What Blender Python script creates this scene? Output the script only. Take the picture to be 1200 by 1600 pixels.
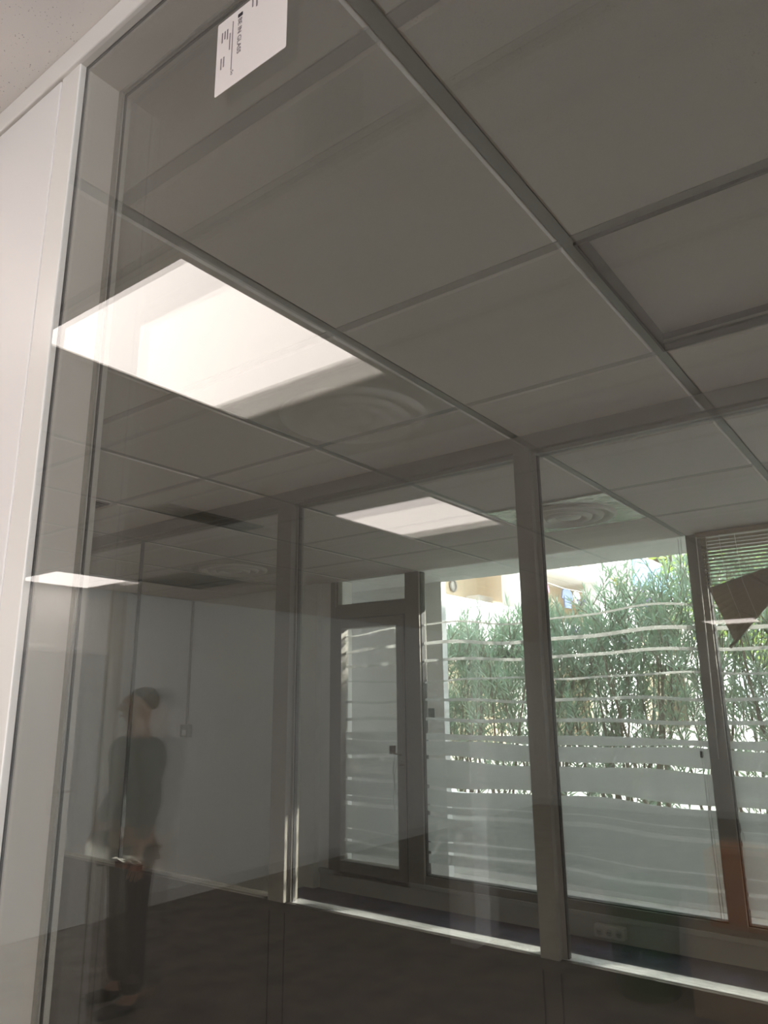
import bpy, bmesh, math, random
from mathutils import Vector, Matrix
random.seed(7)
C = bpy.context.scene.collection
for o in list(bpy.data.objects): bpy.data.objects.remove(o)
PI = math.pi

# ---------------- camera ----------------
yaw, pit, rol = math.radians(36.749), math.radians(14.2705), math.radians(-0.572)
fwd = Vector((-math.sin(yaw)*math.cos(pit), math.cos(yaw)*math.cos(pit), math.sin(pit)))
rgt = Vector((math.cos(yaw), math.sin(yaw), 0)); upv = rgt.cross(fwd)
r2 = rgt*math.cos(rol)+upv*math.sin(rol); u2 = -rgt*math.sin(rol)+upv*math.cos(rol)
cd = bpy.data.cameras.new('camera'); cam = bpy.data.objects.new('camera', cd); C.objects.link(cam)
cam.matrix_world = Matrix(((r2.x,u2.x,-fwd.x,0),(r2.y,u2.y,-fwd.y,0),(r2.z,u2.z,-fwd.z,1.6),(0,0,0,1)))
cd.sensor_fit = 'HORIZONTAL'; cd.sensor_width = 36; cd.lens = 1151.9*36/1200
cd.clip_start = 0.02; cd.clip_end = 300
bpy.context.scene.camera = cam

# ---------------- world, sun, exposure ----------------
SKY = 3.9; SUN = 9.5; LED = 3.1
sc = bpy.context.scene
w = bpy.data.worlds.new('sky'); sc.world = w; w.use_nodes = True
bg = w.node_tree.nodes['Background']; bg.inputs[0].default_value = (0.82,0.90,1.0,1); bg.inputs[1].default_value = SKY
sd = bpy.data.lights.new('sun','SUN'); sd.energy = SUN; sd.angle = math.radians(0.6); sd.color = (1,0.96,0.9)
sun = bpy.data.objects.new('sun', sd); C.objects.link(sun)
sun.rotation_euler = Vector((-0.80,-0.85,-0.42)).to_track_quat('-Z','Y').to_euler()
sc.view_settings.view_transform = 'Standard'; sc.view_settings.look = 'None'
sc.view_settings.gamma = 1; sc.view_settings.use_curve_mapping = False
sc.view_settings.exposure = 0.92
sc.cycles.transparent_max_bounces = 48
sc.cycles.max_bounces = 12; sc.cycles.glossy_bounces = 6; sc.cycles.transmission_bounces = 8
sc.cycles.diffuse_bounces = 5

# ---------------- materials ----------------
def nt(name):
    m = bpy.data.materials.new(name); m.use_nodes = True
    return m, m.node_tree, m.node_tree.nodes, m.node_tree.links
def mat(name, col, rough=0.6, metal=0.0, noise=0.0, nscale=20, bump=0.0, bscale=200, spec=0.5):
    m, t, N, L = nt(name); p = N['Principled BSDF']
    p.inputs['Roughness'].default_value = rough; p.inputs['Metallic'].default_value = metal
    p.inputs['Specular IOR Level'].default_value = spec
    tc = N.new('ShaderNodeTexCoord')
    if noise > 0:
        n = N.new('ShaderNodeTexNoise'); n.inputs['Scale'].default_value = nscale; n.inputs['Detail'].default_value = 4
        L.new(tc.outputs['Object'], n.inputs['Vector'])
        r = N.new('ShaderNodeValToRGB'); r.color_ramp.elements[0].position=.3; r.color_ramp.elements[1].position=.7
        r.color_ramp.elements[0].color = (*[c*(1-noise) for c in col],1); r.color_ramp.elements[1].color = (*[min(1,c*(1+noise)) for c in col],1)
        L.new(n.outputs['Fac'], r.inputs[0]); L.new(r.outputs[0], p.inputs['Base Color'])
    else: p.inputs['Base Color'].default_value = (*col,1)
    if bump > 0:
        n2 = N.new('ShaderNodeTexNoise'); n2.inputs['Scale'].default_value = bscale; L.new(tc.outputs['Object'], n2.inputs['Vector'])
        b = N.new('ShaderNodeBump'); b.inputs['Strength'].default_value = bump; b.inputs['Distance'].default_value = .01
        L.new(n2.outputs['Fac'], b.inputs['Height']); L.new(b.outputs[0], p.inputs['Normal'])
    return m
def glass_mat(name, tint=(0.865,0.865,0.855)):
    # thin architectural glass: exact dielectric Fresnel reflection over clear transmission, same from both sides
    m, t, N, L = nt(name); N.remove(N['Principled BSDF']); out = N['Material Output']
    g = N.new('ShaderNodeNewGeometry')
    def M(op, a, b=None):
        n = N.new('ShaderNodeMath'); n.operation = op
        for i, v in enumerate((a,b)):
            if v is None: continue
            if isinstance(v,(int,float)): n.inputs[i].default_value = v
            else: L.new(v, n.inputs[i])
        return n.outputs[0]
    d = N.new('ShaderNodeVectorMath'); d.operation = 'DOT_PRODUCT'
    L.new(g.outputs['Normal'], d.inputs[0]); L.new(g.outputs['Incoming'], d.inputs[1])
    c = M('MAXIMUM', M('ABSOLUTE', d.outputs['Value']), .001)
    gg = M('SQRT', M('ADD', M('MULTIPLY',c,c), 1.52*1.52-1))
    a = M('DIVIDE', M('SUBTRACT',gg,c), M('ADD',gg,c)); a2 = M('MULTIPLY',a,a)
    nu = M('SUBTRACT', M('MULTIPLY',c,M('ADD',gg,c)),1); de = M('ADD', M('MULTIPLY',c,M('SUBTRACT',gg,c)),1)
    bb = M('DIVIDE',nu,de); F = M('MULTIPLY', M('MULTIPLY',a2,.5), M('ADD', M('MULTIPLY',bb,bb),1))
    tr = N.new('ShaderNodeBsdfTransparent'); tr.inputs[0].default_value = (*tint,1)
    gl = N.new('ShaderNodeBsdfGlossy'); gl.inputs['Roughness'].default_value = 0.0; gl.inputs[0].default_value=(1,1,1,1)
    mx = N.new('ShaderNodeMixShader'); L.new(F, mx.inputs[0]); L.new(tr.outputs[0], mx.inputs[1]); L.new(gl.outputs[0], mx.inputs[2])
    L.new(mx.outputs[0], out.inputs[0])
    return m
def emit(name, col, s):
    m, t, N, L = nt(name); N.remove(N['Principled BSDF'])
    e = N.new('ShaderNodeEmission'); e.inputs[0].default_value = (*col,1); e.inputs[1].default_value = s
    L.new(e.outputs[0], N['Material Output'].inputs[0]); return m

GL = glass_mat('partition_glass'); GC = glass_mat('clear_glass', (0.97,0.975,0.97)); GW = glass_mat('window_glass', (0.965,0.976,0.968))
def tile_mat():
    m, t, N, L = nt('mineral_tile'); p = N['Principled BSDF']; p.inputs['Roughness'].default_value=.95
    p.inputs['Specular IOR Level'].default_value=.1
    tc = N.new('ShaderNodeTexCoord'); v = N.new('ShaderNodeTexVoronoi'); v.inputs['Scale'].default_value=230
    L.new(tc.outputs['Object'], v.inputs['Vector'])
    n = N.new('ShaderNodeTexNoise'); n.inputs['Scale'].default_value=60; L.new(tc.outputs['Object'], n.inputs['Vector'])
    s = N.new('ShaderNodeMath'); s.operation='ADD'; L.new(v.outputs['Distance'], s.inputs[0])
    s2 = N.new('ShaderNodeMath'); s2.operation='MULTIPLY'; s2.inputs[1].default_value=.55; L.new(n.outputs['Fac'], s2.inputs[0]); L.new(s2.outputs[0], s.inputs[1])
    r = N.new('ShaderNodeValToRGB'); r.color_ramp.elements[0].position=.33; r.color_ramp.elements[1].position=.42
    r.color_ramp.elements[0].color=(.42,.37,.34,1); r.color_ramp.elements[1].color=(.84,.78,.73,1)
    L.new(s.outputs[0], r.inputs[0]); L.new(r.outputs[0], p.inputs['Base Color']); return m
TILE = tile_mat()
TBAR = mat('grid_bar_paint', (.52,.50,.47), .5)
WPAINT = mat('white_wall_paint', (.90,.88,.84), .75, noise=.02, nscale=3)
PANEL = mat('white_partition_panel', (.86,.81,.77), .38, noise=.015, nscale=2)
GLOSSW = mat('glossy_white_profile', (.84,.79,.73), .3)
ALU = mat('grey_beige_aluminium', (.27,.25,.215), .42, noise=.04, nscale=8)
ALUD = mat('jamb_aluminium', (.62,.57,.51), .4)
SEAL = mat('black_seal', (.012,.012,.012), .5)
SILLW = mat('white_sill', (.74,.74,.73), .25, noise=.05, nscale=30)
CARPET = mat('brown_grey_carpet', (.30,.26,.23), .95, noise=.35, nscale=5, bump=.6, bscale=400)
BLUE = mat('blue_carpet', (.075,.085,.15), .85, noise=.4, nscale=9, bump=.4, bscale=300)
DARKP = mat('dark_brown_panel', (.075,.066,.055), .55, noise=.08, nscale=3)
KICK = mat('grey_kickboard', (.55,.54,.50), .5, noise=.05, nscale=5)
BLACK = mat('black_void', (.01,.01,.01), .8)
PLAST = mat('white_plastic', (.72,.70,.66), .4)
GREYP = mat('grey_plastic', (.30,.29,.27), .4)
STUC = mat('white_render_outside', (.80,.80,.78), .9, noise=.05, nscale=6, bump=.3, bscale=60)
BEIGE = mat('beige_render', (.74,.62,.48), .9, noise=.04, nscale=3)
LEDM = emit('led_diffuser', (1,.90,.84), LED)
CHROME = mat('brushed_steel', (.55,.53,.5), .3, 1.0)
PAPER = mat('paper_label', (.84,.76,.72), .6)
INK = mat('label_ink', (.02,.015,.02), .6); INKG = mat('label_grey_ink', (.22,.18,.18), .6)
SLAT = mat('beige_blind_slat', (.36,.29,.20), .4)
CORDW = mat('white_cord', (.75,.73,.68), .6)

# ---------------- mesh helpers ----------------
class MB:
    def __init__(s): s.v=[]; s.f=[]; s.smooth=[]
    def add(s, vs, fs, sm=False):
        b=len(s.v); s.v+= [tuple(v) for v in vs]; s.f += [tuple(i+b for i in f) for f in fs]; s.smooth += [sm]*len(fs); return s
    def box(s, x0,x1,y0,y1,z0,z1):
        x0,x1=min(x0,x1),max(x0,x1); y0,y1=min(y0,y1),max(y0,y1); z0,z1=min(z0,z1),max(z0,z1)
        vs=[(x,y,z) for x in (x0,x1) for y in (y0,y1) for z in (z0,z1)]
        return s.add(vs,[(0,1,3,2),(4,6,7,5),(0,4,5,1),(2,3,7,6),(0,2,6,4),(1,5,7,3)])
    def bbox(s, x0,x1,y0,y1,z0,z1,b=.003):   # box with bevelled edges
        bm=bmesh.new(); bmesh.ops.create_cube(bm,size=1)
        for v in bm.verts: v.co=Vector(((x0+x1)/2+v.co.x*abs(x1-x0),(y0+y1)/2+v.co.y*abs(y1-y0),(z0+z1)/2+v.co.z*abs(z1-z0)))
        bmesh.ops.bevel(bm,geom=bm.edges[:],offset=b,segments=2,affect='EDGES',profile=.5)
        bm.verts.index_update(); s.add([v.co[:] for v in bm.verts],[tuple(v.index for v in f.verts) for f in bm.faces]); bm.free(); return s
    def tube(s, pts, r, n=8, cap=True):
        pts=[Vector(p) for p in pts]; rs = r if isinstance(r,(list,tuple)) else [r]*len(pts)
        vs=[]; fs=[]
        for i,p in enumerate(pts):
            d=(pts[min(i+1,len(pts)-1)]-pts[max(i-1,0)]).normalized()
            a=Vector((0,0,1)) if abs(d.z)<.9 else Vector((1,0,0)); u=d.cross(a).normalized(); v=d.cross(u)
            for k in range(n):
                t=2*PI*k/n; vs.append(p+(u*math.cos(t)+v*math.sin(t))*rs[i])
        for i in range(len(pts)-1):
            for k in range(n): fs.append((i*n+k,i*n+(k+1)%n,(i+1)*n+(k+1)%n,(i+1)*n+k))
        if cap: fs += [tuple(range(n))[::-1], tuple((len(pts)-1)*n+k for k in range(n))]
        return s.add(vs,fs,True)
    def lathe(s, prof, c=(0,0,0), n=48):     # prof = [(r,z)]
        vs=[];fs=[]
        for r,z in prof:
            for k in range(n): vs.append((c[0]+r*math.cos(2*PI*k/n),c[1]+r*math.sin(2*PI*k/n),c[2]+z))
        for i in range(len(prof)-1):
            for k in range(n): fs.append((i*n+k,i*n+(k+1)%n,(i+1)*n+(k+1)%n,(i+1)*n+k))
        return s.add(vs,fs,True)
    def build(s, name, m, parent=None, rel=True):
        me=bpy.data.meshes.new(name); off=Vector((0,0,0))
        if parent is not None and rel: off=Vector(parent.matrix_world.translation if False else WL(parent))
        me.from_pydata([tuple(Vector(v)-off) for v in s.v],[],s.f); me.materials.append(m)
        for p,q in zip(me.polygons,s.smooth): p.use_smooth=q
        me.update()
        bm=bmesh.new(); bm.from_mesh(me); bmesh.ops.recalc_face_normals(bm,faces=bm.faces[:]); bm.to_mesh(me); bm.free()
        o=bpy.data.objects.new(name,me); C.objects.link(o)
        if parent is not None: o.parent=parent
        return o
def WL(o):
    p=Vector(o.location)
    while o.parent: o=o.parent; p+=Vector(o.location)
    return p
def tag(o,label=None,cat=None,group=None,kind=None):
    if label: o['label']=label
    if cat: o['category']=cat
    if group: o['group']=group
    if kind: o['kind']=kind
    return o
def thing(name,label=None,cat=None,loc=(0,0,0),group=None,kind=None):
    o=bpy.data.objects.new(name,None); C.objects.link(o); o.location=loc; o.empty_display_size=.1
    return tag(o,label,cat,group,kind)
def struct(name,mb,m,label=None):
    o=mb.build(name,m); o['kind']='structure'
    if label: o['label']=label
    return o
def copy_tree(o,parent=None):
    c=o.copy(); C.objects.link(c)
    if parent: c.parent=parent
    for ch in [x for x in bpy.data.objects if x.parent==o]: copy_tree(ch,c)
    return c

CZ=2.49                     # ceiling height
G=.617; GX=-.485; GY=.041   # ceiling grid
YW=4.38                     # window wall
Y2=2.27                     # inner partition
XL=-5.47                    # left wall
XR=3.4; YB=-10.4
PF=.295                     # platform height

# ---------------- room shell ----------------
struct('floor', MB().box(XL-.2,XR+.2,YB-.2,YW+.02,-.1,0), CARPET, 'brown grey carpet floor')
struct('wall_left', MB().box(XL-.15,XL,YB-.15,YW,0,CZ+.15), WPAINT)
struct('wall_back', MB().box(XL,XR,YB-.15,YB,0,CZ+.15), WPAINT)
mb=MB(); mb.box(XR,XR+.15,YB-.15,YW,0,.3); mb.box(XR,XR+.15,YB-.15,YW,2.3,CZ+.15)
for a,b in ((YB-.15,-7.0),(-5.2,-4.9),(-3.1,-2.8),(-1.0,YW)): mb.box(XR,XR+.15,a,b,.3,2.3)  # unseen openings added to let extra daylight into the near room
struct('wall_right', mb, WPAINT)
mb=MB().box(XL,-3.75,YW-.02,YW+.2,0,CZ+.15); mb.box(-4.16,-3.88,YW-.07,YW-.02,0,CZ)
struct('wall_front', mb, WPAINT, 'white end wall left of the outside door')

# ceiling tiles: bevelled tegular tiles between 24 mm bars
def cells():
    i0=math.floor((XL-GX)/G); i1=math.ceil((XR-GX)/G); j0=math.floor((YB-GY)/G); j1=math.ceil((YW-GY)/G)
    for i in range(i0,i1):
        for j in range(j0,j1): yield i,j
RAISED=(0,2)
cm=MB(); bar=MB()
def clipx(x): return min(max(x,XL),XR)
def clipy(y): return min(max(y,YB),YW)
for i,j in cells():
    x0,x1=clipx(GX+i*G),clipx(GX+(i+1)*G); y0,y1=clipy(GY+j*G),clipy(GY+(j+1)*G)
    if x1-x0<.05 or y1-y0<.05: continue
    a=.012; b=.020; z0=CZ+.007; z1=CZ
    if (i,j)==RAISED:
        a=.016; zz=CZ+.045
        cm.add([(x0+a,y0+a,zz),(x1-a,y0+a,zz),(x1-a,y1-a,zz),(x0+a,y1-a,zz)],[(0,1,2,3)]); continue
    vs=[(x0+a,y0+a,z0),(x1-a,y0+a,z0),(x1-a,y1-a,z0),(x0+a,y1-a,z0),(x0+b,y0+b,z1),(x1-b,y0+b,z1),(x1-b,y1-b,z1),(x0+b,y1-b,z1)]
    cm.add(vs,[(4,5,6,7),(0,1,5,4),(1,2,6,5),(2,3,7,6),(3,0,4,7)])
cm.box(XL-.1,XR+.1,YB-.1,YW+.05,CZ+.06,CZ+.12)
struct('ceiling', cm, TILE, 'speckled mineral tile ceiling')
i0=math.floor((XL-GX)/G); i1=math.ceil((XR-GX)/G); j0=math.floor((YB-GY)/G); j1=math.ceil((YW-GY)/G)
for i in range(i0,i1+1):
    x=GX+i*G
    if XL<x<XR: bar.box(x-.0125,x+.0125,YB,YW-.03,CZ+.003,CZ+.04)
for j in range(j0,j1+1):
    y=GY+j*G
    if YB<y<YW-.1: bar.box(XL,XR,y-.0125,y+.0125,CZ+.0032,CZ+.039)
struct('trim_1', bar, TBAR, 'suspended ceiling grid bars')

# raised dark-framed opening in the ceiling between the two partitions
x0=GX+RAISED[0]*G; y0=GY+RAISED[1]*G
t=thing('ceiling_panel_frame','dark metal frame lining the one raised ceiling tile, upper right','panel frame',(x0+G/2,y0+G/2,CZ))
mb=MB()
for (a0,a1,b0,b1) in ((x0+.010,x0+.016,y0+.01,y0+G-.01),(x0+G-.016,x0+G-.010,y0+.01,y0+G-.01),(x0+.01,x0+G-.01,y0+.010,y0+.016),(x0+.01,x0+G-.01,y0+G-.016,y0+G-.01)):
    mb.box(a0,a1,b0,b1,CZ-.004,CZ+.05)
mb.build('frame', mat('dark_frame_metal',(.16,.145,.13),.45), t)
MB().box(x0+.018,x0+G-.018,y0+G-.03,y0+G-.018,CZ+.012,CZ+.02).build('clip_rail', CHROME, t)

# ---------------- ceiling lights ----------------
def led():
    t=thing('ceiling_light','','ceiling light',(0,0,CZ))
    h=G/2-.006; e=.2825
    f=MB()
    f.box(-h,h,-h,-e,-.010,.006); f.box(-h,h,e,h,-.010,.006); f.box(-h,-e,-e,e,-.010,.006); f.box(e,h,-e,e,-.010,.006)
    o=f.build('frame',GLOSSW,t,rel=False)
    o=MB().box(-e,e,-e,e,-.006,.004).build('diffuser',LEDM,t,rel=False)
    return t
L0=led()
def cc(i,j): return (GX+(i+.5)*G, GY+(j+.5)*G, CZ)
leds=[(-2,-1,'large bright square ceiling light reflected at the left of the glass, nearest'),
      (-3,-4,'square ceiling light reflected above the outside door, second nearest'),
      (-8,-4,'square ceiling light seen as a thin sliver beside the left frame'),
      (-3,-15,'square ceiling light at the far end of the room behind the camera')]
for n_,i in enumerate((1,2,4,5)):  # unseen extra panels, added to brighten the room behind the glass label side
    for m_,j in enumerate((-2,-4,-6)):
        leds.append((i,j,'added unseen ceiling light that brightens the room, %s row, %s from the glass'%(('inner','second','third','outer')[n_],('first','second','third','fourth','fifth','sixth','seventh')[m_])))
leds=leds
for k,(i,j,lb) in enumerate(leds):
    o=L0 if k==0 else copy_tree(L0)
    o.location=cc(i,j); o['label']=lb; o['group']='square ceiling lights'; o['category']='ceiling light'

# ---------------- round air diffusers ----------------
def diffuser():
    t=thing('air_diffuser','','air vent',(0,0,CZ))
    h=G/2-.012; n=48
    pl=MB(); vs=[]; fs=[]
    for k in range(n):
        a=2*PI*k/n; c_,s_=math.cos(a),math.sin(a); m_=max(abs(c_),abs(s_))
        vs.append((h*c_/m_,h*s_/m_,-.004)); vs.append((.235*c_,.235*s_,-.004))
    for k in range(n): k2=(k+1)%n; fs.append((2*k,2*k2,2*k2+1,2*k+1))
    pl.add(vs,fs); pl.build('plate',mat('diffuser_white_metal',(.62,.61,.58),.16,.6,bump=.5,bscale=14),t,rel=False)
    for r0,z0 in ((.235,-.004),(.175,-.008),(.118,-.012)):
        MB().lathe([(r0,z0),(r0-.006,z0-.012),(r0-.02,z0-.016),(r0-.045,z0+.004),(r0-.05,z0+.018)]).build('ring',GLOSSW,t,rel=False)
    MB().lathe([(0.001,-.022),(.04,-.021),(.06,-.016),(.064,-.008)]).build('cone',GLOSSW,t,rel=False)
    MB().lathe([(.0005,.004),(.234,.004)]).build('duct',BLACK,t,rel=False)
    return t
D0=diffuser()
for k,(i,j,lb) in enumerate([(-2,5,'round air diffuser in the ceiling near the windows, beside the partition post'),
                             (-6,5,'round air diffuser in the ceiling at the far left near the end wall'),
                             (-2,-2,'round air diffuser reflected in the glass beside the large light')]):
    o=D0 if k==0 else copy_tree(D0); o.location=cc(i,j); o['label']=lb; o['group']='round air diffusers'; o['category']='air vent'

# ---------------- dark return grilles ----------------
def grille(x0,x1,y0,y1,lb,along='y'):
    t=thing('return_air_grille',lb,'air vent',((x0+x1)/2,(y0+y1)/2,CZ),group='dark return air grilles')
    MB().box(x0+.01,x1-.01,y0+.01,y1-.01,CZ-.002,CZ+.004).build('backing',BLACK,t)
    f=MB(); f.box(x0,x1,y0,y0+.012,CZ-.008,CZ+.002); f.box(x0,x1,y1-.012,y1,CZ-.008,CZ+.002); f.box(x0,x0+.012,y0,y1,CZ-.008,CZ+.002); f.box(x1-.012,x1,y0,y1,CZ-.008,CZ+.002)
    DG=mat('dark_grille',(.05,.05,.048),.5); f.build('frame',DG,t)
    n=int((x1-x0)/.035)
    for k in range(1,n):
        x=x0+(x1-x0)*k/n; MB().box(x-.002,x+.002,y0+.012,y1-.012,CZ-.007,CZ-.003).build('slat',DG,t)
grille(-2.93,-2.765,GY-3*G+.01,GY-2*G-.01,'long narrow dark slot grille reflected in the ceiling left of the post')
grille(GX-7*G+.02,GX-6*G-.02,GY-5*G+.02,GY-4*G-.02,'square dark grille reflected in the ceiling just below the far left diffuser')
grille(GX-5*G+.02,GX-4*G-.02,GY+2*G+.02,GY+3*G-.02,'black grille cut off by the left jamb of the glass')

# ---------------- near glazed partition (window_1) ----------------
t=thing('window_1',kind='structure'); 
xe=-.825; yf=.4135; yb=.500
f=MB(); f.bbox(-5.46,XR,yf,yb,2.452,CZ,.002); f.build('head_rail',GLOSSW,t)
f=MB(); f.bbox(-.870,xe,.4183,yb,0,2.452,.001); o=f.build('post',GLOSSW,t)
# inner jamb and head lining between the two panes
f=MB(); f.box(xe,xe+.004,.431,.477,0,2.452); f.box(xe,XR,.431,.477,2.446,2.452); f.build('lining',ALUD,t)
f=MB()
for y in (.4175,.4785):   # rubber seals round each pane
    f.box(xe,xe+.0015,y+.010,y+.013,0,2.452); f.box(xe,XR,y+.010,y+.013,2.4505,2.452)
f.build('seal',SEAL,t)
f=MB()
f.box(xe+.004,xe+.012,.4765,.4795,0,2.447); f.box(xe+.004,XR,.4765,.4795,2.440,2.447); f.build('bead',ALU,t)
f=MB(); f.box(xe,XR,yf,yb,0,.08); f.build('bottom_rail',GLOSSW,t)
MB().box(xe-.004,XR,.420,.428,.075,2.456).build('glass_pane',GL,t)
MB().box(xe-.004,XR,.481,.489,.075,2.456).build('glass_pane',GL,t)
# white panel wall left of the glass
f=MB(); f.bbox(XL,-.872,.4175,.49,0,2.449,.001); f.build('wall_near',PANEL)['kind']='structure'
f=MB(); f.box(XL,-.874,.425,.48,2.449,2.452); struct('trim_2',f,SEAL)

# paper label on the near pane
yl=.4192
t=thing('glass_label','white printed paper label stuck to the glass near the top','label',(-.4815,yl,2.27))
lx0,lx1,lz0,lz1=-.5345,-.4285,2.226,2.322
bm=bmesh.new(); n=6; vs=[]
for (cx,cz,a0) in ((lx1-.002,lz1-.002,0),(lx0+.002,lz1-.002,90),(lx0+.002,lz0+.002,180),(lx1-.002,lz0+.002,270)):
    for k in range(n+1):
        a=math.radians(a0+90*k/n); vs.append((cx+.002*math.cos(a),cz+.002*math.sin(a)))
m_=MB(); N_=len(vs); m_.add([(x,yl,z) for x,z in vs]+[(x,yl+.0006,z) for x,z in vs],[tuple(range(N_)),tuple(range(N_,2*N_))]+[(k,(k+1)%N_,(k+1)%N_+N_,k+N_) for k in range(N_)])
m_.build('paper',PAPER,t)
def txt(name,s,x,z,size,m,par,y=yl-.0004):
    cu=bpy.data.curves.new(name,'FONT'); cu.body=s; cu.size=size; cu.extrude=0.0001; cu.align_x='LEFT'
    ob=bpy.data.objects.new('tmp',cu); C.objects.link(ob)
    dg=bpy.context.evaluated_depsgraph_get(); me=bpy.data.meshes.new_from_object(ob.evaluated_get(dg)); bpy.data.objects.remove(ob)
    # text runs downwards (rotated clockwise), facing -Y
    for v in me.vertices:
        a,b,c=v.co; v.co=Vector((x+b, y-c, z-a))-WL(par)
    me.materials.clear(); me.materials.append(m)
    o=bpy.data.objects.new(name,me); C.objects.link(o); o.parent=par; return o
# x grows right; tall glyph side points to +x
txt('lettering','BE IN GLASS',-.5010,2.3085,.0085,INKG,t)
MB().box(-.5015,-.4945,yl-.0006,yl-.0001,2.3105,2.3145).build('logo_mark',INK,t)
MB().box(-.5095,-.5088,yl-.0006,yl-.0001,2.247,2.311).build('rule_line',INKG,t)
rr=random.Random(3)
def fake(n): return ''.join(rr.choice('aeionrstlcmu ') for _ in range(n))
small=[(-.5185,2.306,.0031,'Vitrage feuillete'),(-.5225,2.306,.0031,'Cloison vitree'),(-.5268,2.306,.0031,'Nettoyage du verre'),(-.5225,2.272,.0031,'Tel 04 00 00 00'),(-.5268,2.272,.0031,'Fax 04 00 00 00'),(-.5135,2.302,.0026,'.  cloisons  portes  verres  pose'),(-.4800,2.3215,.0036,'No ------'),(-.4740,2.3215,.004,'Repere'),(-.4600,2.3215,.0036,'------'),(-.4545,2.316,.004,'Chantier')]
small=[(-.5185,2.306,.0031,'iiiiiiiiiiiiiiiiiiii'),(-.5225,2.306,.0031,'iiiiiiiiiiiiiiii'),(-.5268,2.306,.0031,'iiiiiiiiiiiiiiiiiiii'),(-.5225,2.272,.0031,'iiiiiiiiiiiiiiiiiiii'),(-.5268,2.272,.0031,'iiiiiiiiiiiiiiiiiiiiii'),(-.5140,2.298,.0024,'iiiiiiiiiiiiiiiiiiiiiiiiiiiiiiiiiiiiiiiiii'),(-.4800,2.3205,.0036,'iiiiiiiiiiiiii'),(-.4740,2.3205,.004,'iiiiiiiiiiiiiiii'),(-.4600,2.3205,.0036,'iiiiii'),(-.4545,2.314,.004,'iiiiiiiiiiiii')]
for x,z,s_,tx in small: txt('small_print',tx,x,z,s_,INKG,t)
# signature squiggle
txt('signature','So',-.5095,2.246,.006,INKG,t)

# ---------------- inner partition (window_2) ----------------
t=thing('window_2',kind='structure')
MB().bbox(XL,XR,Y2-.03,Y2+.05,2.432,CZ-.001,.002).build('head_rail',ALU,t)
MB().box(XL,XR,Y2-.01,Y2+.03,2.418,2.432).build('head_bead',ALU,t)
posts=[(-4.46,-4.37),(-2.256,-2.172),(-1.107,-1.047),(.05,.11),(1.2,1.26),(2.35,2.41)]
for a,b in posts:
    MB().bbox(a,b,Y2-.03,Y2+.05,.85,2.433,.002).build('mullion',ALU,t)
    MB().box(b,b+.012,Y2-.002,Y2+.03,.85,2.42).build('mullion_bead',ALU,t)
    MB().box(b+.012,b+.016,Y2+.004,Y2+.02,.85,2.42).build('seal',SEAL,t)
MB().box(-3.293,-3.287,Y2+.004,Y2+.022,.85,2.42).build('butt_joint',SEAL,t)
edges=[XL+.01]+[v for p in posts for v in p]+[XR-.01]
segs=[(XL+.01,-4.462),(-4.35,-3.294),(-3.286,-2.257),(-2.155,-1.108),(-1.03,.049),(.127,1.199),(1.277,2.349),(2.427,XR-.01)]
for a,b in segs: MB().box(a,b,Y2+.008,Y2+.016,.852,2.418).build('glass_pane',GC,t)
mb=MB().box(XL,XR,Y2-.02,Y2+.04,0,.815); mb.box(XL,XR,Y2-.02,Y2-.002,.815,.849)
struct('wall_middle', mb, DARKP, 'dark low wall under the inner glazed partition')
mb=MB()
for a,b in posts: mb.box(a-.001,a+.003,Y2-.022,Y2-.019,0,.815); mb.box(b-.003,b+.001,Y2-.022,Y2-.019,0,.815)
struct('trim_3',mb,SEAL)
mb=MB(); mb.bbox(XL,-2.172,Y2-.001,Y2+.062,.815,.85,.003)
struct('trim_8',mb,DARKP)
mb=MB(); mb.bbox(-2.172,XR,Y2-.001,Y2+.062,.815,.85,.001)
struct('trim_4',mb,SILLW,'white sill of the inner partition')

# ---------------- room beyond: platform, kickboard ----------------
struct('trim_5', MB().box(-3.98,XR,Y2+.06,YW-.0,0,PF), BLUE, 'raised dark blue carpeted floor by the windows')
mb=MB(); mb.box(-3.86,XR,YW-.03,YW+.03,PF,.43); mb.box(-3.86,XR,YW-.04,YW-.03,PF+.10,.405); mb.bbox(-3.86,XR,YW-.05,YW+.03,.405,.432,.003)
struct('baseboard_front', mb, KICK)
mb=MB(); mb.box(XL,XL+.012,YB,.41,0,.09)
struct('baseboard_left', mb, PLAST)
mb=MB(); mb.box(XL,XR,YB,YB+.012,0,.09)
struct('baseboard_back', mb, PLAST)

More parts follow.
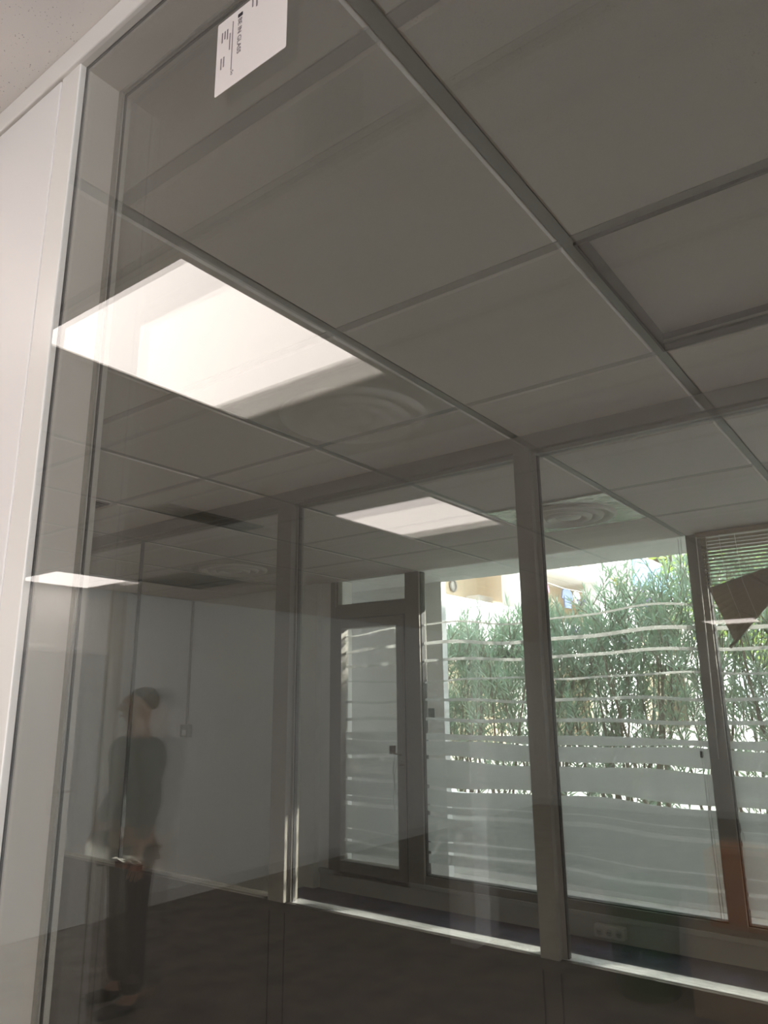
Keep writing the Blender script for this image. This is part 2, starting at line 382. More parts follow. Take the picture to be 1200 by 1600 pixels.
# ---------------- outer window wall ----------------
def film_mat():
    m, t, N, L = nt('frosted_wave_film'); N.remove(N['Principled BSDF']); out=N['Material Output']
    tc=N.new('ShaderNodeNewGeometry'); sp=N.new('ShaderNodeSeparateXYZ'); L.new(tc.outputs['Position'],sp.inputs[0])
    def M(op,a,b=None):
        n=N.new('ShaderNodeMath'); n.operation=op
        for i,v in enumerate((a,b)):
            if v is None: continue
            if isinstance(v,(int,float)): n.inputs[i].default_value=v
            else: L.new(v,n.inputs[i])
        return n.outputs[0]
    X,Z=sp.outputs[0],sp.outputs[2]
    # shared slow wave plus one wave per line; repeats per pane (1.1 m)
    def band(z,hw,a,k,ph):
        wv=M('MULTIPLY',M('SINE',M('ADD',M('MULTIPLY',X,k),ph)),a)
        w2=M('MULTIPLY',M('SINE',M('ADD',M('MULTIPLY',X,k*2.3),ph*1.7)),a*.35)
        d=M('ABSOLUTE',M('SUBTRACT',M('SUBTRACT',M('SUBTRACT',Z,z),wv),w2))
        return M('LESS_THAN',d,hw)
    lines=[(2.095,.006,.022,4.2,1.0),(1.966,.011,.016,4.0,.6),(1.853,.009,.011,4.4,1.3),(1.722,.006,.009,5.5,2.2),(1.588,.009,.009,5.0,3.0),(1.464,.011,.006,4.6,3.6)]
    mask=None
    for l in lines:
        b=band(*l); mask=b if mask is None else M('MAXIMUM',mask,b)
    body=M('MULTIPLY',M('LESS_THAN',M('ADD',Z,M('MULTIPLY',M('SINE',M('MULTIPLY',X,4.5)),.006)),1.373),M('GREATER_THAN',M('ADD',Z,M('MULTIPLY',M('SINE',M('MULTIPLY',X,3.1)),.008)),.555))
    gaps=[(1.324,.0045,.008,4.5,1.0),(1.213,.013,.009,4.4,2.0),(1.036,.011,.014,4.0,2.7),(.925,.004,.010,4.0,3.0),(.870,.013,.012,4.1,3.1),(.703,.004,.013,3.7,3.2),(.628,.009,.014,3.6,3.5)]
    g=None
    for l in gaps:
        b=band(*l); g=b if g is None else M('MAXIMUM',g,b)
    body=M('MULTIPLY',body,M('SUBTRACT',1.0,g)); mask=M('MAXIMUM',mask,body)
    tr=N.new('ShaderNodeBsdfTransparent')
    tl=N.new('ShaderNodeBsdfTranslucent'); tl.inputs[0].default_value=(.70,.70,.68,1)
    df=N.new('ShaderNodeBsdfDiffuse'); df.inputs[0].default_value=(.72,.73,.70,1)
    a=N.new('ShaderNodeMixShader'); a.inputs[0].default_value=.35; L.new(tl.outputs[0],a.inputs[1]); L.new(df.outputs[0],a.inputs[2])
    fac=M('MULTIPLY',mask,.88)
    mx=N.new('ShaderNodeMixShader'); L.new(fac,mx.inputs[0]); L.new(tr.outputs[0],mx.inputs[1]); L.new(a.outputs[0],mx.inputs[2])
    L.new(mx.outputs[0],out.inputs[0]); return m
FILM=film_mat()
def frame_ring(x0,x1,z0,z1,wd,y0,y1):
    f=MB(); f.bbox(x0,x0+wd,y0,y1,z0,z1,.002); f.bbox(x1-wd,x1,y0,y1,z0,z1,.002); f.bbox(x0+wd,x1-wd,y0,y1,z0,z0+wd,.002); f.bbox(x0+wd,x1-wd,y0,y1,z1-wd,z1,.002); return f
panes=[(-2.935,-2.14),(-2.0,-1.088),(-1.0,-.09),(0.0,.91),(1.0,1.91),(2.0,2.91)]
for k,(a,b) in enumerate(panes):
    t=thing('window_%d'%(k+3),kind='structure')
    MB().box(a,b,YW-.012,YW-.004,.482,CZ+.02).build('glass_pane',GW,t)
    MB().box(a,b,YW-.003,YW-.0015,.482,CZ+.02).build('frosted_film',FILM,t)
    f=MB(); f.bbox(a,b,YW-.04,YW+.03,.432,.482,.002); f.build('bottom_frame',ALU,t)
    f=MB(); f.box(a,a+.006,YW-.03,YW+.02,.482,CZ); f.box(b-.006,b,YW-.03,YW+.02,.482,CZ); f.box(a,b,YW-.03,YW+.02,.482,.488); f.build('seal',SEAL,t)
mb=MB()
mull=[(-3.056,-2.935),(-2.14,-2.0),(-1.088,-1.0),(-.09,0),(.91,1.0),(1.91,2.0),(2.91,XR)]
for a,b in mull: mb.bbox(a,b,YW-.05,YW+.04,.432,CZ,.003)
mb.bbox(-3.76,-3.715,YW-.05,YW+.04,.432,CZ,.003)
mb.bbox(-3.715,-3.056,YW-.05,YW+.04,2.195,2.295,.003)
mb.bbox(-3.715,-3.056,YW-.05,YW+.04,.40,.432,.003)
struct('trim_6',mb,ALU,'grey beige aluminium window mullions')
t=thing('window_9',kind='structure')
MB().box(-3.715,-3.056,YW-.012,YW-.004,2.295,CZ+.02).build('glass_pane',GW,t)
frame_ring(-3.715,-3.056,2.295,CZ+.02,.014,YW-.03,YW+.02).build('window_frame',ALU,t)
t=thing('door_1',kind='structure')
frame_ring(-3.708,-3.063,.436,2.190,.068,YW-.062,YW+.02).build('door_frame',ALU,t)
f=frame_ring(-3.712,-3.059,.433,2.194,.007,YW-.055,YW-.05); f.build('seal',SEAL,t)
MB().box(-3.642,-3.129,YW-.012,YW-.004,.502,2.124).build('glass_pane',GW,t)
MB().box(-3.642,-3.129,YW-.003,YW-.0015,.502,2.124).build('frosted_film',FILM,t)
h=thing('door_handle'); h.parent=t; h.location=(-3.12,YW-.07,1.25); del_k=[k for k in h.keys()]
HB=mat('bronze_brown_metal',(.13,.085,.055),.4)
MB().bbox(-3.185,-3.135,YW-.082,YW-.072,1.235,1.292,.002).build('lock_plate',HB,h)
MB().tube([(-3.15,YW-.08,1.24),(-3.10,YW-.085,1.235),(-3.085,YW-.075,1.232)],.006).build('lever',HB,h)
MB().lathe([(.001,-.006),(.016,-.005),(.018,.0),(.016,.006),(.001,.007)],c=(-3.085,YW-.075,1.165),n=20).build('cylinder_knob',HB,h)
# cords hanging from the handle
f=MB(); pts=[(-3.145+.006*math.sin(k*.9),YW-.085+.003*math.cos(k*.7),1.235-k*.0225) for k in range(18)]; f.tube(pts,.0016,6)
pts=[(-3.135+.012*math.sin(k*.55),YW-.085,1.235-k*.02) for k in range(14)]; f.tube(pts,.0013,6)
tag(f.build('pull_cord',mat('grey_cord',(.2,.2,.2),.7)),'thin frayed cord hanging from the lock of the glazed door','cord')

# corner cable trunking and control box
t=thing('thermostat','beige wall control box at the foot of a vertical cable trunk','control box',(XL+.05,YW-.03,1.30))
MB().bbox(XL,XL+.105,YW-.075,YW-.021,1.30,1.405,.006).build('housing',mat('beige_grey_housing',(.40,.38,.33),.4),t)
MB().bbox(XL+.02,XL+.085,YW-.081,YW-.073,1.375,1.393,.002).build('display',GREYP,t)
MB().bbox(XL+.035,XL+.085,YW-.080,YW-.073,1.315,1.36,.002).build('dial_cover',mat('light_plastic',(.85,.83,.78),.4),t)
tag(MB().bbox(XL+.02,XL+.045,YW-.036,YW-.021,1.405,CZ,.002).build('cable_trunking',mat('trunk_grey',(.42,.41,.38),.5)),'narrow vertical cable trunk running from ceiling to control box','cable trunk')

# socket on the kickboard
t=thing('wall_socket','white socket block with three outlets on the low kickboard under the window','socket',(-1.70,YW-.06,.33))
MB().bbox(-1.79,-1.62,YW-.085,YW-.04,.325,.388,.004).build('housing',PLAST,t)
for k in range(3):
    x=-1.76+k*.055; ou=MB().tube([(x,YW-.0865,.356),(x,YW-.084,.356)],.018,20).build('outlet',KICK,t)
    mb=MB(); mb.tube([(x-.006,YW-.088,.356),(x-.006,YW-.086,.356)],.0025,8); mb.tube([(x+.006,YW-.088,.356),(x+.006,YW-.086,.356)],.0025,8); mb.build('pin_hole',BLACK,ou)

# ---------------- venetian blind on the third big pane ----------------
def blind():
    t=thing('venetian_blind','beige venetian blind with lower slats collapsed into a diagonal fan','blind',(-.53,YW-.09,CZ))
    yb_=YW-.085
    MB().bbox(-1.02,-.06,yb_-.02,yb_+.02,CZ-.03,CZ-.002,.002).build('head_rail',SLAT,t)
    xa,xb=-1.0,-.08
    def slat(pa,pb,tilt,w=.026,nx=6):
        # curved slat from pa to pb; tilt of its cross section
        pa=Vector(pa); pb=Vector(pb); d=(pb-pa).normalized(); n0=d.cross(Vector((0,1,0))).normalized(); yv=Vector((0,1,0))
        vs=[];fs=[]
        cw=yv*math.cos(tilt)+n0*math.sin(tilt); nn=d.cross(cw)
        for i in range(nx+1):
            p=pa.lerp(pb,i/nx)
            for j in range(5):
                s_=(j/4-.5); vs.append(p+cw*(s_*w)+nn*(.0022*(1-4*s_*s_)))
        for i in range(nx):
            for j in range(4): a=i*5+j; fs.append((a,a+1,a+6,a+5))
        k=len(vs); vs2=[v-nn*.0004 for v in vs]; fs2=[tuple(q+k for q in f[::-1]) for f in fs]
        m=MB(); m.add(vs+vs2,fs+fs2,True); return m.build('slat',SLAT,t)
    n=14
    for k in range(n):
        z=CZ-.045-k*.0195
        slat((xa,yb_,z),(xb,yb_,z),-.55+.035*k,w=.025)
    # fan: left ends run down a slipped ladder, slopes steepening
    m_=26
    for k in range(m_):
        u=k/(m_-1)
        lx=-.985+.095*u; lz=2.168-.285*u
        sl=.27+(.75)*u**1.1                  # slope upward to the right
        # world slope of the slat
        L_=.62-.10*u
        ang=math.atan(sl); rx=lx+L_*math.cos(ang); rz=lz+L_*math.sin(ang)
        slat((lx,yb_+.006*u,lz),(min(rx,xb),yb_-.004*u,min(rz,CZ-.06-.01*(1-u))),1.0+.25*math.sin(k*2.1),w=.023)
    lx,lz=-.895,1.872; MB().tube([(lx-.02,yb_,lz-.022),(-.45,yb_,lz+.47)],.008,8).build('bottom_rail',SLAT,t)
    for x in (-.90,-.82):
        MB().tube([(x,yb_-.016,CZ-.03),(x+.01,yb_-.016,2.2),(x+.06,yb_-.018,2.0)],.0011,6).build('ladder_cord',CORDW,t)
    MB().tube([(-1.015,yb_-.03,CZ-.03),(-1.02,yb_-.035,1.9),(-1.03,yb_-.035,1.285)],[.003,.003,.0045],8).build('tilt_wand',CORDW,t)
    MB().tube([(-.965,yb_-.03,CZ-.03),(-.962,yb_-.03,1.0),(-.966,yb_-.03,.96)],.0012,6).build('lift_cord',CORDW,t)
    mb=MB(); mb.tube([(-.966,yb_-.03,.97),(-.95,yb_-.03,.91),(-.962,yb_-.03,.85),(-.975,yb_-.03,.91),(-.966,yb_-.03,.97)],.0015,6); mb.lathe([(.002,-.02),(.006,-.012),(.004,.02)],c=(-.966,yb_-.03,.96),n=10)
    mb.build('cord_loop',GREYP,t)
    return t
blind()
# loose cords in front of the middle big pane
t=thing('blind_cord','pair of thin grey blind cords hanging beside the window mullion','cord',(-1.13,YW-.03,CZ))
MB().tube([(-1.135,YW-.03,CZ-.01),(-1.135,YW-.03,1.30),(-1.125,YW-.03,.49)],.0014,6).build('cord',GREYP,t)
MB().tube([(-1.12,YW-.03,CZ-.01),(-1.122,YW-.03,1.30),(-1.112,YW-.03,.49)],.0010,6).build('cord',GREYP,t)
MB().bbox(-1.142,-1.128,YW-.036,YW-.024,1.28,1.315,.002).build('cord_weight',mat('dark_grey_plastic',(.06,.07,.06),.5),t)

# ---------------- room A furniture seen in the reflection ----------------
def my(yp): return .85-yp
t=thing('door_2',kind='structure')
MB().bbox(XL,XL+.03,my(3.51),my(2.68),.01,1.97,.003).build('door_leaf',PLAST,t)
f=MB(); f.box(XL,XL+.022,my(2.68),my(2.63),0,2.02); f.box(XL,XL+.022,my(3.53),my(2.63),1.975,2.02); f.build('door_frame',WPAINT,t)
hx=XL+.03
hh=thing('door_handle'); hh.parent=t; hh.location=(hx,my(3.15),.95)
MB().bbox(hx,hx+.008,my(3.17),my(3.13),.80,1.0,.002).build('back_plate',CHROME,hh)
MB().tube([(hx+.005,my(3.15),.96),(hx+.05,my(3.15),.96),(hx+.055,my(3.17),.96),(hx+.055,my(3.28),.958)],.009,10).build('lever',CHROME,hh)
mb=MB(); mb.bbox(XL,XL+.05,my(3.66),my(3.53),0,CZ,.003); struct('trim_7',mb,mat('door_post_grey',(.50,.46,.40),.4))
tag(MB().bbox(XL,XL+.02,my(4.72),my(4.40),.78,1.96,.004).build('wall_board',mat('bright_board',(.93,.93,.90),.3)),'tall narrow white board on the left wall beside the person','board')
mb=MB(); mb.box(-2.98,-2.78,my(4.9),my(4.70),0,CZ); struct('wall_column',mb,mat('column_paint',(.9,.87,.84),.7),'square white column')

# bin and boxes
def bin_(x,y):
    t=thing('waste_bin','dark green waste bin standing left of the cardboard boxes','bin',(x,y,0))
    b=MB(); b.lathe([(.001,.0),(.16,.0),(.17,.01),(.205,.50),(.215,.51),(.215,.525),(.205,.525),(.165,.02),(.001,.02)],c=(x,y,0),n=32); b.build('body',mat('green_plastic',(.05,.16,.06),.4),t)
    MB().lathe([(.218,.52),(.222,.53),(.222,.545),(.20,.56),(.08,.60),(.001,.605)],c=(x,y,0),n=32).build('lid',mat('dark_green_plastic',(.04,.12,.05),.4),t)
bin_(-1.62,-3.75)
def cbox(name,x,y,z,sx,sy,sz,col,lb):
    t=thing(name,lb,'box',(x,y,z),group='cardboard boxes')
    m=mat(name+'_board',col,.8,noise=.06,nscale=6)
    MB().bbox(x-sx/2,x+sx/2,y-sy/2,y+sy/2,z,z+sz,.004).build('body',m,t)
    for s_ in (-1,1): MB().box(x-sx/2,x+sx/2,y+s_*(.003),y+s_*sy/2,z+sz,z+sz+.004).build('flap',m,t)
    MB().box(x-sx/2-.001,x+sx/2+.001,y-.024,y+.024,z+sz+.004,z+sz+.0055).build('tape',mat('tape',(.45,.30,.14),.25),t)
cbox('cardboard_box',-1.05,-3.78,0,.55,.42,.42,(.55,.44,.32),'large pale cardboard box on the floor, under the orange brown one')
cbox('cardboard_box',-1.0,-3.78,.43,.42,.36,.36,(.60,.22,.08),'orange brown cardboard box stacked on the pale one')
# small items on the sill
t=thing('tool_box','small reddish brown box standing on the left end of the sill','box',(-3.18,Y2-.005,.85))
MB().bbox(-3.27,-3.10,Y2-.028,Y2+.004,.851,.870,.003).build('body',mat('red_brown',(.16,.07,.05),.5),t)
MB().bbox(-3.27,-3.10,Y2-.029,Y2+.005,.870,.876,.002).build('lid',mat('dark_red_brown',(.10,.05,.04),.5),t)
m_=MB(); rr=random.Random(5)
nx_,ny_=9,4; vs=[(-3.30+.025*i,Y2-.03+.009*j,.879+.012*rr.random()) for i in range(nx_) for j in range(ny_)]
fs=[(i*ny_+j,i*ny_+j+1,(i+1)*ny_+j+1,(i+1)*ny_+j) for i in range(nx_-1) for j in range(ny_-1)]
vs2=[(x,y,z-.0015) for x,y,z in vs]; k=len(vs); m_.add(vs+vs2,fs+[tuple(q+k for q in f[::-1]) for f in fs])
tag(m_.build('paper_sheet',PLAST),'crumpled white paper lying on the small brown box','paper')

# ---------------- person reflected in the glass ----------------
def skin(name,nodes,edges,m,parent,sub=2):
    me=bpy.data.meshes.new(name); me.from_pydata([n[0] for n in nodes],edges,[]); me.materials.append(m)
    o=bpy.data.objects.new(name,me); C.objects.link(o); o.parent=parent
    md=o.modifiers.new('skin','SKIN'); md.use_smooth_shade=True
    for i,n in enumerate(nodes):
        r=n[1]; me.skin_vertices[0].data[i].radius=(r,r) if isinstance(r,float) else r
        me.skin_vertices[0].data[i].use_root=(i==0)
    s=o.modifiers.new('sub','SUBSURF'); s.levels=sub; s.render_levels=sub
    return o
P=thing('person','person in dark clothes standing by the left wall, seen as a reflection','person',(-3.86,-1.9,0))
P.scale=(1.25,1.15,1.0)
P.rotation_euler=(0,0,math.radians(200))
SK=mat('skin_tone',(.45,.28,.20),.55); CL=mat('dark_blue_jacket',(.14,.145,.15),.85,noise=.1,nscale=15); TR=mat('dark_trousers',(.11,.10,.095),.85); HR=mat('dark_hair',(.03,.02,.015),.6); SH=mat('dark_shoe',(.03,.03,.03),.4)
nodes=[((0,0,.90),(.145,.105)),((0,0,1.05),(.125,.095)),((0,0,1.20),(.145,.10)),((0,.0,1.33),(.15,.095)),((0,0,1.41),(.06,.06)),((0,-.005,1.47),(.048,.052)),((0,-.015,1.53),(.068,.078)),((0,-.02,1.60),(.07,.085)),((0,-.01,1.645),(.05,.06))]
edges=[(i,i+1) for i in range(8)]
def chain(start,pts):
    pv=start
    for co,r in pts: nodes.append((co,r)); edges.append((pv,len(nodes)-1)); pv=len(nodes)-1
    return pv
for s in (-1,1):
    arm=[((s*.17,0,1.35),.052),((s*.215,.0,1.20),.045),((s*(.25 if s<0 else .31),.01,1.07),.038),((s*(.27 if s<0 else .39),-.03,.95),.032),((s*(.28 if s<0 else .44),-.05,.845),.025)]
    wv=chain(3,arm); wx,wy,wz=arm[-1][0]
    pv=chain(wv,[((wx,wy-.005,wz-.045),(.022,.016))])
    for k,(dx,dy,ln) in enumerate(((-.0,.028,.065),(0,.010,.075),(0,-.009,.070),(0,-.026,.055))):
        chain(pv,[((wx,wy+dy,wz-.085),.0085),((wx-s*.006,wy+dy*1.05-.004,wz-.085-ln*.5),.008),((wx-s*.016,wy+dy*1.05-.010,wz-.085-ln*.95),.0065)])
    chain(wv,[((wx-s*.012,wy-.04,wz-.05),.009),((wx-s*.016,wy-.055,wz-.085),.008)])
    leg=[((s*.085,0,.82),.085),((s*.095,.0,.50),.058),((s*.10,.01,.28),.052),((s*.10,.015,.08),.036),((s*.10,-.05,.035),.033),((s*.105,-.14,.028),.026)]
    chain(0,leg)
skin('body',nodes,edges,SK,P)
jn=[((0,0,.83),(.165,.12)),((0,0,1.05),(.175,.12)),((0,0,1.20),(.20,.128)),((0,0,1.33),(.185,.118)),((0,0,1.40),(.085,.075))]; je=[(0,1),(1,2),(2,3),(3,4)]
for s in (-1,1):
    b=len(jn); jn+= [((s*.195,0,1.35),.07),((s*.217,0,1.20),.058),((s*(.25 if s<0 else .31),.01,1.07),.050),((s*(.27 if s<0 else .385),-.03,.955),.044),((s*(.278 if s<0 else .43),-.045,.88),.036)]
    je+=[(3,b),(b,b+1),(b+1,b+2),(b+2,b+3),(b+3,b+4)]
skin('jacket',jn,je,CL,P)
tn=[((0,0,.90),(.155,.115))]; te=[]
for s in (-1,1):
    b=len(tn); tn+=[((s*.088,0,.80),.096),((s*.095,0,.50),.072),((s*.10,.01,.28),.065),((s*.10,.015,.09),.058)]; te+=[(0,b),(b,b+1),(b+1,b+2),(b+2,b+3)]
skin('trousers',tn,te,TR,P)
skin('hair',[((0,.012,1.60),(.078,.088)),((0,.02,1.64),(.070,.080)),((0,.028,1.54),(.066,.06)),((0,.078,1.60),(.032,.032)),((0,.01,1.69),(.045,.05))],[(0,1),(0,2),(0,3),(1,4)],HR,P)
for s in (-1,1):
    skin('shoe',[((s*.10,.03,.045),(.046,.044)),((s*.10,-.05,.038),(.044,.036)),((s*.105,-.15,.032),(.040,.028))],[(0,1),(1,2)],SH,P)
    mb=MB(); mb.lathe([(.0005,-.009),(.006,-.007),(.009,0),(.006,.007),(.0005,.009)],c=(s*.03,-.092,1.585),n=12); mb.build('eye',mat('eye_white',(.7,.7,.68),.2),P,rel=False)
mb=MB(); mb.add([(0,-.085,1.60),(-.014,-.09,1.555),(.014,-.09,1.555),(0,-.118,1.558),(0,-.088,1.545)],[(0,1,3),(0,3,2),(1,4,3),(3,4,2)],True); mb.build('nose',SK,P,rel=False)
mb=MB(); mb.tube([(-.022,-.088,1.522),(0,-.096,1.522),(.022,-.088,1.522)],[.003,.006,.003],8); mb.build('mouth',mat('lips',(.35,.14,.12),.5),P,rel=False)

# ================= OUTSIDE =================
struct('ground_outside', MB().box(-40,25,YW+.0,70,.05,.28), mat('pale_paving',(.62,.60,.56),.9,noise=.12,nscale=2), 'pale paved ground outside')
mb=MB(); mb.box(-9,-3.17,5.0,5.07,.28,2.9); struct('wall_outside',mb,STUC,'white rendered wall outside the glazed door')
mb=MB(); mb.box(-9,6,YW+.045,5.02,CZ+.025,CZ+.3); struct('ceiling_outside',mb,STUC,'white slab over the windows outside')
mb=MB(); mb.box(-9,6,5.35,5.50,.28,.83); mb.box(-9,6,5.33,5.52,.83,.86); struct('wall_terrace',mb,STUC,'low white terrace wall')
tag(MB().bbox(-3.36,-3.26,4.985,5.0,1.455,1.53,.003).build('wall_plate',mat('dark_green_plate',(.03,.06,.055),.4)),'small dark green plate on the white outside wall','plate')

# ---- oleander hedge: each shrub its own foliage, stems, flowers ----
def leafmat(name,c,t_):
    m,tt,N,L=nt(name); N.remove(N['Principled BSDF'])
    d=N.new('ShaderNodeBsdfDiffuse'); d.inputs[0].default_value=(*c,1); tr=N.new('ShaderNodeBsdfTranslucent'); tr.inputs[0].default_value=(*t_,1)
    gl=N.new('ShaderNodeBsdfGlossy'); gl.inputs['Roughness'].default_value=.35; gl.inputs[0].default_value=(1,1,1,1)
    a=N.new('ShaderNodeMixShader'); a.inputs[0].default_value=.45; L.new(d.outputs[0],a.inputs[1]); L.new(tr.outputs[0],a.inputs[2])
    b=N.new('ShaderNodeMixShader'); b.inputs[0].default_value=.06; L.new(a.outputs[0],b.inputs[1]); L.new(gl.outputs[0],b.inputs[2])
    L.new(b.outputs[0],N['Material Output'].inputs[0]); return m
LM=[leafmat('oleander_leaf',(.31,.42,.33),(.38,.54,.34)),leafmat('oleander_leaf_dark',(.22,.32,.25),(.27,.40,.25))]
YL=leafmat('yellow_green_leaf',(.48,.62,.16),(.62,.80,.20)); STEM=mat('brown_twig',(.16,.12,.08),.8)
FL=[mat('pink_flower',(.75,.35,.45),.6),mat('yellow_flower',(.85,.75,.25),.6),mat('violet_flower',(.45,.35,.65),.6)]
def leaf(mb,p,d,ln,wd,rnd):
    d=d.normalized(); s_=d.cross(Vector((rnd.uniform(-1,1),rnd.uniform(-1,1),rnd.uniform(-1,1)))).normalized(); n_=d.cross(s_)
    a=p+d*ln*.45+s_*wd*.5-n_*wd*.1; b=p+d*ln*.45-s_*wd*.5-n_*wd*.1; tip=p+d*ln+n_*(-ln*.12); mid=p+d*ln*.5+n_*wd*.12
    k=len(mb.v); mb.v+=[tuple(p),tuple(a),tuple(tip),tuple(b),tuple(mid)]; mb.f+=[(k,k+1,k+4),(k+1,k+2,k+4),(k,k+4,k+3),(k+4,k+2,k+3)]; mb.smooth+=[False]*4
class MBF(MB):
    def build(s,name,m,parent):
        me=bpy.data.meshes.new(name); off=WL(parent); me.from_pydata([tuple(Vector(v)-off) for v in s.v],[],s.f); me.materials.append(m); o=bpy.data.objects.new(name,me); C.objects.link(o); o.parent=parent; return o
def oleander(x,y,zt,rx,ry,seed,lb,shoots=420,m=0,zb=1.0,z0=.28):
    rnd=random.Random(seed); t=thing('oleander_shrub',lb,'shrub',(x,y,z0),group='oleander hedge outside the windows')
    fo=MBF(); st=MB(); fl=MBF()
    for k in range(15):
        bx=x+rnd.uniform(-.45,.45)*rx; by=y+rnd.uniform(-.4,.4)*ry; tx=bx+rnd.uniform(-.5,.5)*rx; ty=by+rnd.uniform(-.4,.4)*ry; tz=zt-rnd.uniform(.25,.7)
        st.tube([(bx,by,z0),((bx*2+tx)/3+rnd.uniform(-.04,.04),(by*2+ty)/3,z0+(tz-z0)*.35),(tx*.7+bx*.3,ty*.7+by*.3,z0+(tz-z0)*.7),(tx,ty,tz)],[.014,.012,.009,.005],5)
    for k in range(shoots):
        u=rnd.random(); z=z0+.15+(zt-z0-.35)*(u**.7)
        if rnd.random()>.22+.9*(z-z0)/(zt-z0): continue
        px=x+rnd.gauss(0,.40)*rx; py=y+rnd.gauss(0,.38)*ry
        d=Vector((rnd.gauss(0,.38),rnd.gauss(0,.38),1)).normalized(); ln=rnd.uniform(.22,.42)
        p0=Vector((px,py,z)); p1=p0+d*ln
        if p1.z>zt+.12*rnd.random(): p1.z=zt+.12*rnd.random(); 
        st.tube([p0,p1],[.004,.0022],4)
        n=rnd.randint(12,18)
        for q in range(n):
            f_=q/n; a=q*2.4+rnd.random()*.5; pp=p0.lerp(p1,.15+.85*f_)
            rad=Vector((math.cos(a),math.sin(a),0)); dd=rad*(1.0-.75*f_*f_)+d*(.55+.9*f_)+Vector((0,0,-.1+.2*rnd.random()))
            leaf(fo,pp,dd,rnd.uniform(.08,.135),rnd.uniform(.011,.018),rnd)
        if rnd.random()<.02 and z>zt-.8:
            fl=MBF()
            for q in range(14):
                c_=p1+Vector((rnd.gauss(0,.025),rnd.gauss(0,.025),rnd.gauss(0,.02))); leaf(fl,c_,Vector((rnd.gauss(0,1),rnd.gauss(0,1),.4)),.025,.02,rnd)
            fl.build('flower_cluster',FL[rnd.randrange(3)],t)['kind']='stuff'
    fo.build('foliage',LM[m] if m<2 else YL,t); st.build('stems',STEM,t)
    
    return t
spots=[(-4.9,6.6,2.20,1.0,.8,1,'oleander shrub seen through the left edge of the first big pane',0),
 (-4.0,6.5,2.28,.95,.8,2,'oleander shrub low in the first big pane below the white parapet',1),
 (-3.2,6.45,2.33,.9,.75,3,'oleander shrub with flowers at the right of the first big pane',0),
 (-2.55,6.5,2.38,.85,.75,4,'oleander shrub at the left of the second big pane below the laundry',1),
 (-1.9,6.45,2.62,.85,.75,5,'tall oleander shrub in the middle of the second big pane',0),
 (-1.25,6.4,2.78,.85,.75,6,'tallest oleander shrub at the right of the second big pane',0),
 (-.55,6.5,2.7,.9,.75,8,'oleander shrub behind the collapsed blind',1),
 (.3,6.6,2.55,1.0,.8,9,'oleander shrub at the right edge of the picture',0),
 (1.1,6.6,2.5,1.0,.8,10,'added unseen oleander shrub right of the picture, blocks low sun',0),(1.95,6.6,2.5,1.0,.8,11,'second added unseen oleander shrub on the right, blocks low sun',0),(2.8,6.6,2.5,1.0,.8,12,'added unseen oleander shrub at the far right end, blocks low sun',1)]
for (x,y,zt,rx,ry,sd_,lb,mm) in spots: oleander(x,y,zt+(.12 if x>.9 else 0),rx,ry,sd_,lb,m=mm,shoots=900 if x>.2 else 440)  # unseen right shrubs added, tall and dense, to keep low sun off the film
def tree(x,y,z0,zt,r,seed,lb,leaves=6500):
    rnd=random.Random(seed); t=thing('garden_tree',lb,'tree',(x,y,z0),group='bright trees beyond the hedge')
    fo=MBF(); st=MB()
    st.tube([(x,y,z0),(x+.1,y,z0+(zt-z0)*.4),(x-.05,y+.1,z0+(zt-z0)*.8)],[.12,.09,.04],8)
    for k in range(9):
        a=rnd.random()*6.28; zz=z0+(zt-z0)*rnd.uniform(.3,.7); st.tube([(x,y,zz),(x+math.cos(a)*r*.6,y+math.sin(a)*r*.6,zz+rnd.uniform(.3,.9))],[.04,.015],5)
    for k in range(leaves):
        a=rnd.random()*6.28; ph=math.acos(rnd.uniform(-1,1)); rr_=r*rnd.random()**.4
        p=Vector((x+rr_*math.sin(ph)*math.cos(a),y+rr_*math.sin(ph)*math.sin(a),(z0+zt)/2+.35*(zt-z0)/2+rr_*math.cos(ph)*(zt-z0)/(2*r)*.75))
        leaf(fo,p,Vector((rnd.gauss(0,1),rnd.gauss(0,1),rnd.gauss(0,.6))),rnd.uniform(.12,.22),.055,rnd)
    fo.build('foliage',YL,t); st.build('trunk',STEM,t)
tree(-2.0,12.5,.28,5.6,1.6,21,'bright yellow green tree seen through the open blind slats, left one')
tree(1.9,11.5,.28,5.2,1.7,22,'bright yellow green tree seen through the open blind slats, right one')

# ---- building on the left with loggias, facade faces +X ----
BX=-9.0
t=thing('apartment_building','white and beige apartment building with balconies beyond the hedge','building',(BX-3,22,.28))
BW=mat('sunlit_white_render',(.88,.88,.87),.9); LG=mat('loggia_beige',(.78,.66,.50),.9)
MB().box(BX-9,BX-1.6,10,42,.28,9.5).build('back_wall',LG,t)
for (ya,yb__) in ((9.6,10),(18.1,19.9),(24.0,27.7),(35,42)):
    MB().box(BX-.5,BX,ya,yb__,.28,9.5).build('pillar',BW,t)
for z in (2.55,5.35,8.1): MB().box(BX-1.6,BX+.15,10,42,z,z+.25).build('floor_slab',BW,t)
MB().box(BX-.02,BX+.15,10,18.1,2.55,3.90).build('parapet',BW,t)
MB().box(BX-.02,BX+.10,19.9,24.0,2.55,3.75).build('parapet',BW,t)
MB().box(BX-.02,BX+.15,27.7,35,2.55,3.2).build('parapet',BW,t)
bgm=mat('blue_balcony_panel',(.30,.55,.80),.25)
MB().box(BX-.02,BX+.06,27.7,35,5.70,6.85).build('balcony_panel',bgm,t)
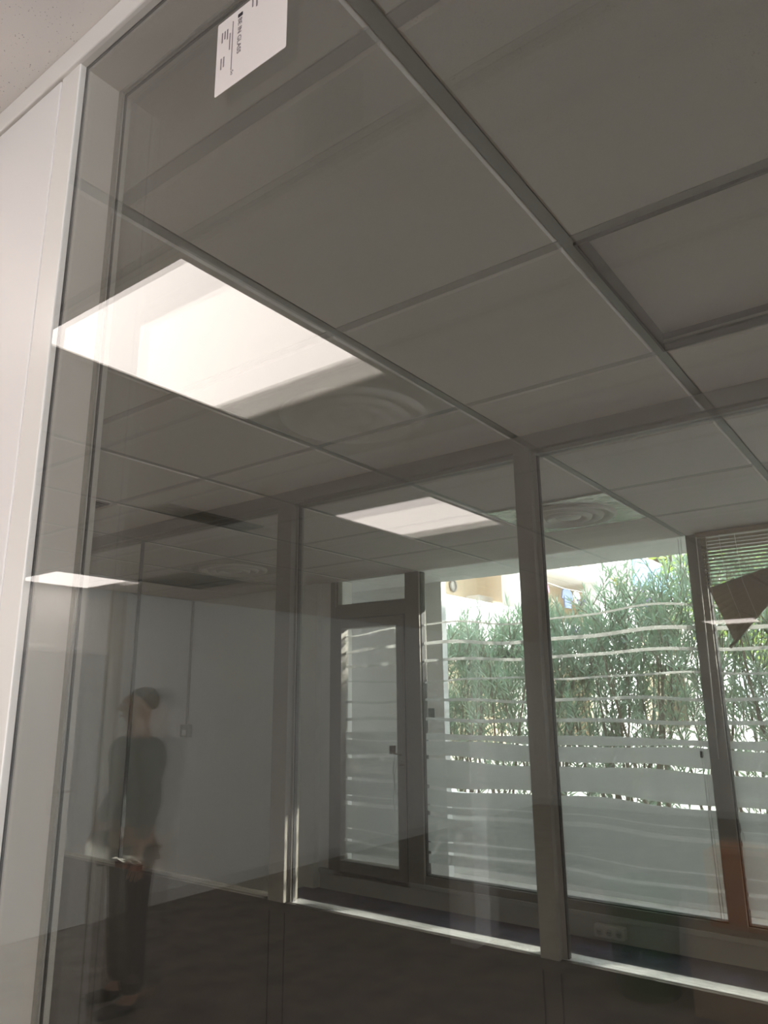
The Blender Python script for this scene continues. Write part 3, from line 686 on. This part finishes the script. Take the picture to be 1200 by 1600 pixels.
MB().box(BX-.04,BX+.10,27.7,35,6.85,6.95).build('balcony_rail',BW,t)
# clock on loggia wall
ck=thing('wall_clock','round wall clock or fan on the beige balcony wall','clock',(BX-1.57,17.3,4.62))
def ring(mb,c,r,rr_,n=28): mb.tube([(c[0],c[1]+r*math.cos(2*PI*k/n),c[2]+r*math.sin(2*PI*k/n)) for k in range(n+1)],rr_,8,False)
mb=MB(); ring(mb,(BX-1.56,17.3,4.62),.15,.03); mb.build('rim',GREYP,ck)
MB().tube([(BX-1.60,17.3,4.62),(BX-1.565,17.3,4.62)],.14,28).build('face',PLAST,ck)
# boxes on parapet (air units)
tag(MB().bbox(BX-1.55,BX-1.1,17.9,18.7,3.9,4.4,.03).build('air_unit',PLAST),'white air conditioning unit behind the parapet','air conditioner')
# laundry
def shirt(x,y,z,s,m,name,lb):
    pts=[(-.32,.0),(-.5,-.12),(-.62,-.42),(-.47,-.48),(-.36,-.25),(-.33,-.85),(.33,-.85),(.36,-.25),(.47,-.48),(.62,-.42),(.5,-.12),(.32,.0),(.12,.02),(0,-.05),(-.12,.02)]
    n=len(pts); vs=[(x-.02+.01*math.sin(7*a),y+a*s,z-.03+b*s) for a,b in pts]+[(x+.02,y+a*s,z-.03+b*s) for a,b in pts]
    mb=MB(); mb.add(vs,[tuple(range(n)),tuple(range(n,2*n))[::-1]]+[(k,(k+1)%n,(k+1)%n+n,k+n) for k in range(n)])
    tag(mb.build(name,m),lb,'laundry',group='laundry on the balcony line')
lx=BX-.35
tag(MB().tube([(lx,19.9,5.02),(lx,22,4.95),(lx,24.0,5.02)],.012,6).build('washing_line',CORDW),'thin washing line across the balcony','line')
shirt(lx,22.2,4.97,.70,mat('blue_denim',(.18,.23,.38),.9),'denim_shirt','blue denim shirt hanging on the washing line')
shirt(lx,22.95,4.97,.45,mat('white_cloth',(.85,.85,.85),.9),'white_shirt','small white shirt beside the blue one on the washing line')
shirt(lx,20.5,5.0,.6,mat('red_blue_cloth',(.45,.25,.35),.9),'patterned_shirt','red and blue patterned shirt at the left end of the washing line')
